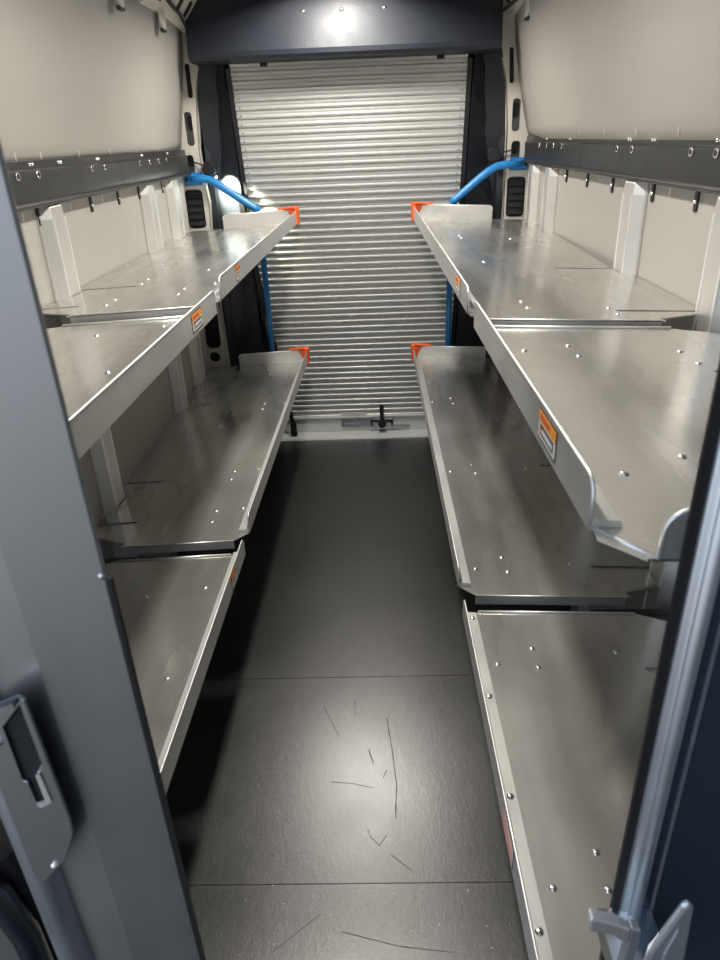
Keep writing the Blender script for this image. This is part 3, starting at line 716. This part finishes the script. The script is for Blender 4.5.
mb = flat([(-.355, 1.265), (-.326, 1.295), (-.3245, 1.215), (-.334, 1.200), (-.332, 1.164), (-.349, 1.156), (-.350, 1.188), (-.355, 1.190)], [], -.003, .0)
mb.map(lambda a, b, c_: lf(a, b, c_)); part(mb, 'lock_pocket', 'void', lp)
mb = MB(); mb.poly([lf(-.336, 1.203, .006), lf(-.331, 1.206, .006), lf(-.3285, 1.166, .006), lf(-.343, 1.156, .006), lf(-.3455, 1.160, .006), lf(-.335, 1.168, .006),
                    lf(-.336, 1.203, .003), lf(-.331, 1.206, .003), lf(-.3285, 1.166, .003), lf(-.343, 1.156, .003), lf(-.3455, 1.160, .003), lf(-.335, 1.168, .003)],
                   [(0,1,2,3,4,5), (11,10,9,8,7,6), (0,6,7,1), (1,7,8,2), (2,8,9,3), (3,9,10,4), (4,10,11,5), (5,11,6,0)])
part(mb, 'latch_keeper', 'bead', lp)
mb = MB(); mb.poly([lf(-.381, 1.262, .004), lf(-.352, 1.290, .004), lf(-.328, 1.302, .004), lf(-.328, 1.302, .013), lf(-.352, 1.290, .013), lf(-.381, 1.262, .013),
                    lf(-.379, 1.256, .004), lf(-.350, 1.284, .004), lf(-.3275, 1.296, .004), lf(-.3275, 1.296, .013), lf(-.350, 1.284, .013), lf(-.379, 1.256, .013)],
                   [(0,1,4,5), (1,2,3,4), (6,11,10,7), (7,10,9,8), (5,4,10,11), (4,3,9,10), (0,6,7,1), (1,7,8,2), (0,5,11,6), (2,8,9,3)])
part(mb, 'plate_flange', 'plate', lp)
for a, b in ((-.363, 1.243), (-.352, 1.064)):
    part(MB().dome(lf(a, b, .004), .0055, .004, (0, -1, 0), 12, 3), 'plate_screw', 'rivet', lp)

t_leaf = bpy.data.objects['bulkhead_door']; t_leaf.rotation_euler.y = -.008; t_leaf.location.x += .0078   # hangs very slightly out of plumb
# cab trim low beside the leaf, seen in the bottom left corner
t = thing('cab_trim', (-.50, .52, 0), 'black moulded plastic cab trim beside the bulkhead door, bottom left corner', 'trim')
mb = MB(); mb.prism([(-.70, .0), (-.435, .0), (-.435, .93), (-.445, 1.0), (-.475, 1.035), (-.70, 1.05)], 'y', .52, .56); part(mb, 'trim_body', 'black', t, .01)
mb = MB().tube([(-.60, .51, 1.00), (-.50, .505, .995), (-.462, .505, .96), (-.447, .505, .88), (-.445, .505, .6)], .016, 14); part(mb, 'trim_piping', 'navy', t)
mb = MB(); mb.prism([(-.50, .0), (-.462, .0), (-.462, .86), (-.470, .905), (-.49, .915), (-.50, .90)], 'y', .500, .515); part(mb, 'belt_guide', 'plate', t, .003)

# ------------------------------------------------------------------ bulkhead frame, right
t = thing('bulkhead_frame', (.32, .5, 0), 'dark metal bulkhead frame post with bright rounded edge at the right', 'door frame')
part(MB().box(.2560, .2650, .4985, .504, .0, 2.40), 'rubber_seal', 'black', t)
cx, cy = .2800, .499; rr = .0080
prof = [(.2652, .504), (.2652, .497), (.267, .494)]+[(cx-rr*math.cos(a), cy-.004-rr*math.sin(a)) for a in [PI*k/8 for k in range(9)]]+[(cx+rr+.001, .504)]
mb = MB(); mb.prism(prof, 'z', .0, 2.40, True); part(mb, 'rounded_edge_bar', 'leafbar', t)
M['framedark'] = mat('dark_steel_panel', (.10, .14, .20), .34, .85, .5, .2, 7)
part(MB().box(.2892, .70, .500, .540, .0, 2.40), 'frame_panel', M['framedark'], t)
mb = MB(); mb.prism([(.3005, .4998), (.3015, .4978), (.3035, .4978), (.3045, .4998)], 'z', .0, 2.40); part(mb, 'pressed_ridge', 'leafbar', t)
# latch tongue and handle on the frame
t = thing('latch_handle', (.26, .44, .95), 'grey cast door latch with tongue and pointed handle at bottom right', 'latch')
part(MB().prism([(.196, 1.041), (.198, 1.023), (.222, 1.016), (.238, 1.000), (.238, 1.024), (.228, 1.031), (.198, 1.044)], 'y', .418, .430), 'latch_tongue', 'bead', t, .002)
part(MB().prism([(.236, .90), (.252, .90), (.250, 1.02), (.2395, 1.024)], 'y', .420, .432), 'latch_arm', 'leafbar', t, .002)
part(MB().dome((.2735, .490, .905), .008, .007, (-.2, -1, .3), 14, 4), 'latch_bolt', 'rivet', t)
hd = MB(); hd.prism([(.262, .90), (.262, .985), (.283, 1.060), (.289, 1.066), (.295, 1.058), (.300, .98), (.300, .90)], 'y', .418, .426); hh = part(hd, 'handle_blade', 'leafbar', t, .004)
part(MB().prism([(.277, .90), (.277, .985), (.284, 1.025), (.285, 1.025), (.282, .98), (.282, .90)], 'y', .4165, .419), 'handle_groove', 'leafbar', hh)
part(MB().box(.240, .300, .426, .4995, .90, .93), 'handle_mount', 'plate', t)

# specks of debris on the floor
deb = MB()
sp = [(-.37, 1.10), (-.305, 1.138), (-.15, 1.06), (-.07, 1.075), (.0, 1.035), (.05, 1.02), (.12, 1.035), (.18, .95), (.24, .98), (.16, .87), (-.27, 1.09), (.20, 1.12), (.02, 1.09), (.235, 1.03), (-.42, .93), (.21, .90)]
for x, y in sp+[(random.uniform(-.4, .25), random.uniform(.8, 1.13)) for _ in range(26)]:
    a = random.uniform(0, PI); L = random.choice((.0012, .0015, .0035)); wd = .0009
    ca, sa = math.cos(a), math.sin(a)
    q = [(x+ca*L*i-sa*wd*j, y+sa*L*i+ca*wd*j) for i, j in ((-1,-1), (1,-1), (1,1), (-1,1))]
    deb.prism(q, 'z', .0001, .0010)
o = deb.build('floor_debris', M['ink_white']); tag(o, 'tiny pale crumbs scattered on the near part of the black floor', 'debris', kind='stuff')
# scuff marks worn into the floor
M['scuff'] = mat('dark_scuff', (.014, .014, .014), .42)
M['scuff_pale'] = mat('pale_scuff', (.06, .058, .055), .6)
def scuffs(name, label, m, lines):
    mb = MB()
    for pts, w_ in lines:
        for (x0, y0), (x1, y1) in zip(pts[:-1], pts[1:]):
            d = Vector((x1-x0, y1-y0, 0)).normalized(); nrm = Vector((-d.y, d.x, 0))*w_*.32
            a, b = Vector((x0, y0, 0)), Vector((x1, y1, 0))
            q = [tuple((a-nrm)[:2]), tuple((b-nrm*.6)[:2]), tuple((b+nrm*.6)[:2]), tuple((a+nrm)[:2])]
            mb.prism(q, 'z', .0001, .0005)
    tag(mb.build(name, m), label, 'scuff marks', kind='stuff')
scuffs('dark_scuffs', 'dark scuff lines worn into the black floor between the shelves', M['scuff'],
    [([(-.205, 1.762), (-.18, 1.70), (-.153, 1.638)], .004), ([(.004, 1.71), (.010, 1.66), (.018, 1.587), (.029, 1.445), (.024, 1.38), (.022, 1.332)], .006),
     ([(-.055, 1.58), (-.041, 1.526)], .007), ([(-.058, 1.30), (-.049, 1.275), (-.026, 1.249), (-.005, 1.28)], .004), ([(-.168, 1.46), (-.10, 1.452), (-.043, 1.436)], .003),
     ([(.007, 1.22), (.061, 1.174)], .004), ([(-.105, 1.80), (-.100, 1.72)], .004), ([(.0, 1.50), (-.012, 1.47)], .005)])
scuffs('pale_scuffs', 'faint pale scratches on the black floor near the opening', M['scuff_pale'],
    [([(-.284, .975), (-.23, 1.02), (-.175, 1.063)], .002), ([(.263, 1.651), (.306, 1.573)], .002), ([(-.12, 1.02), (.02, .985), (.15, .97)], .003)])
GROUPS = {'shelf_tray': 'aluminium shelf trays along both walls', 'corner_cap': 'orange corner caps on the rear trays', 'shelf_bracket': 'black brackets under the tray joints',
          'belt_rail': 'black rails on the side walls', 'rear_pillar': 'white rear pillars', 'vent_grille': 'vents in the rear pillars', 'blue_tube_frame': 'blue tube frames',
          'roof_rail': 'white roof rails', 'roof_cable': 'cables along the roof rails', 'clip_lamp': 'small clip lamps', 'door_guide': 'roller door guides', 'ceiling_lamp': 'ceiling lamps',
          'lower_wall_panel': 'lower lining panels', 'upper_wall_panel': 'upper lining panels', 'door_surround': 'dark trims beside the roller door'}
for o in bpy.data.objects:
    if o.parent is None and 'category' in o:
        k = o.name.split('.')[0]
        if k in GROUPS: o['group'] = GROUPS[k]
        if k == 'wall_post': o['group'] = 'uprights on the %s wall' % ('right' if o.location.x > 0 else 'left')
for o in list(bpy.data.objects):
    if '_o' in o: del o['_o']
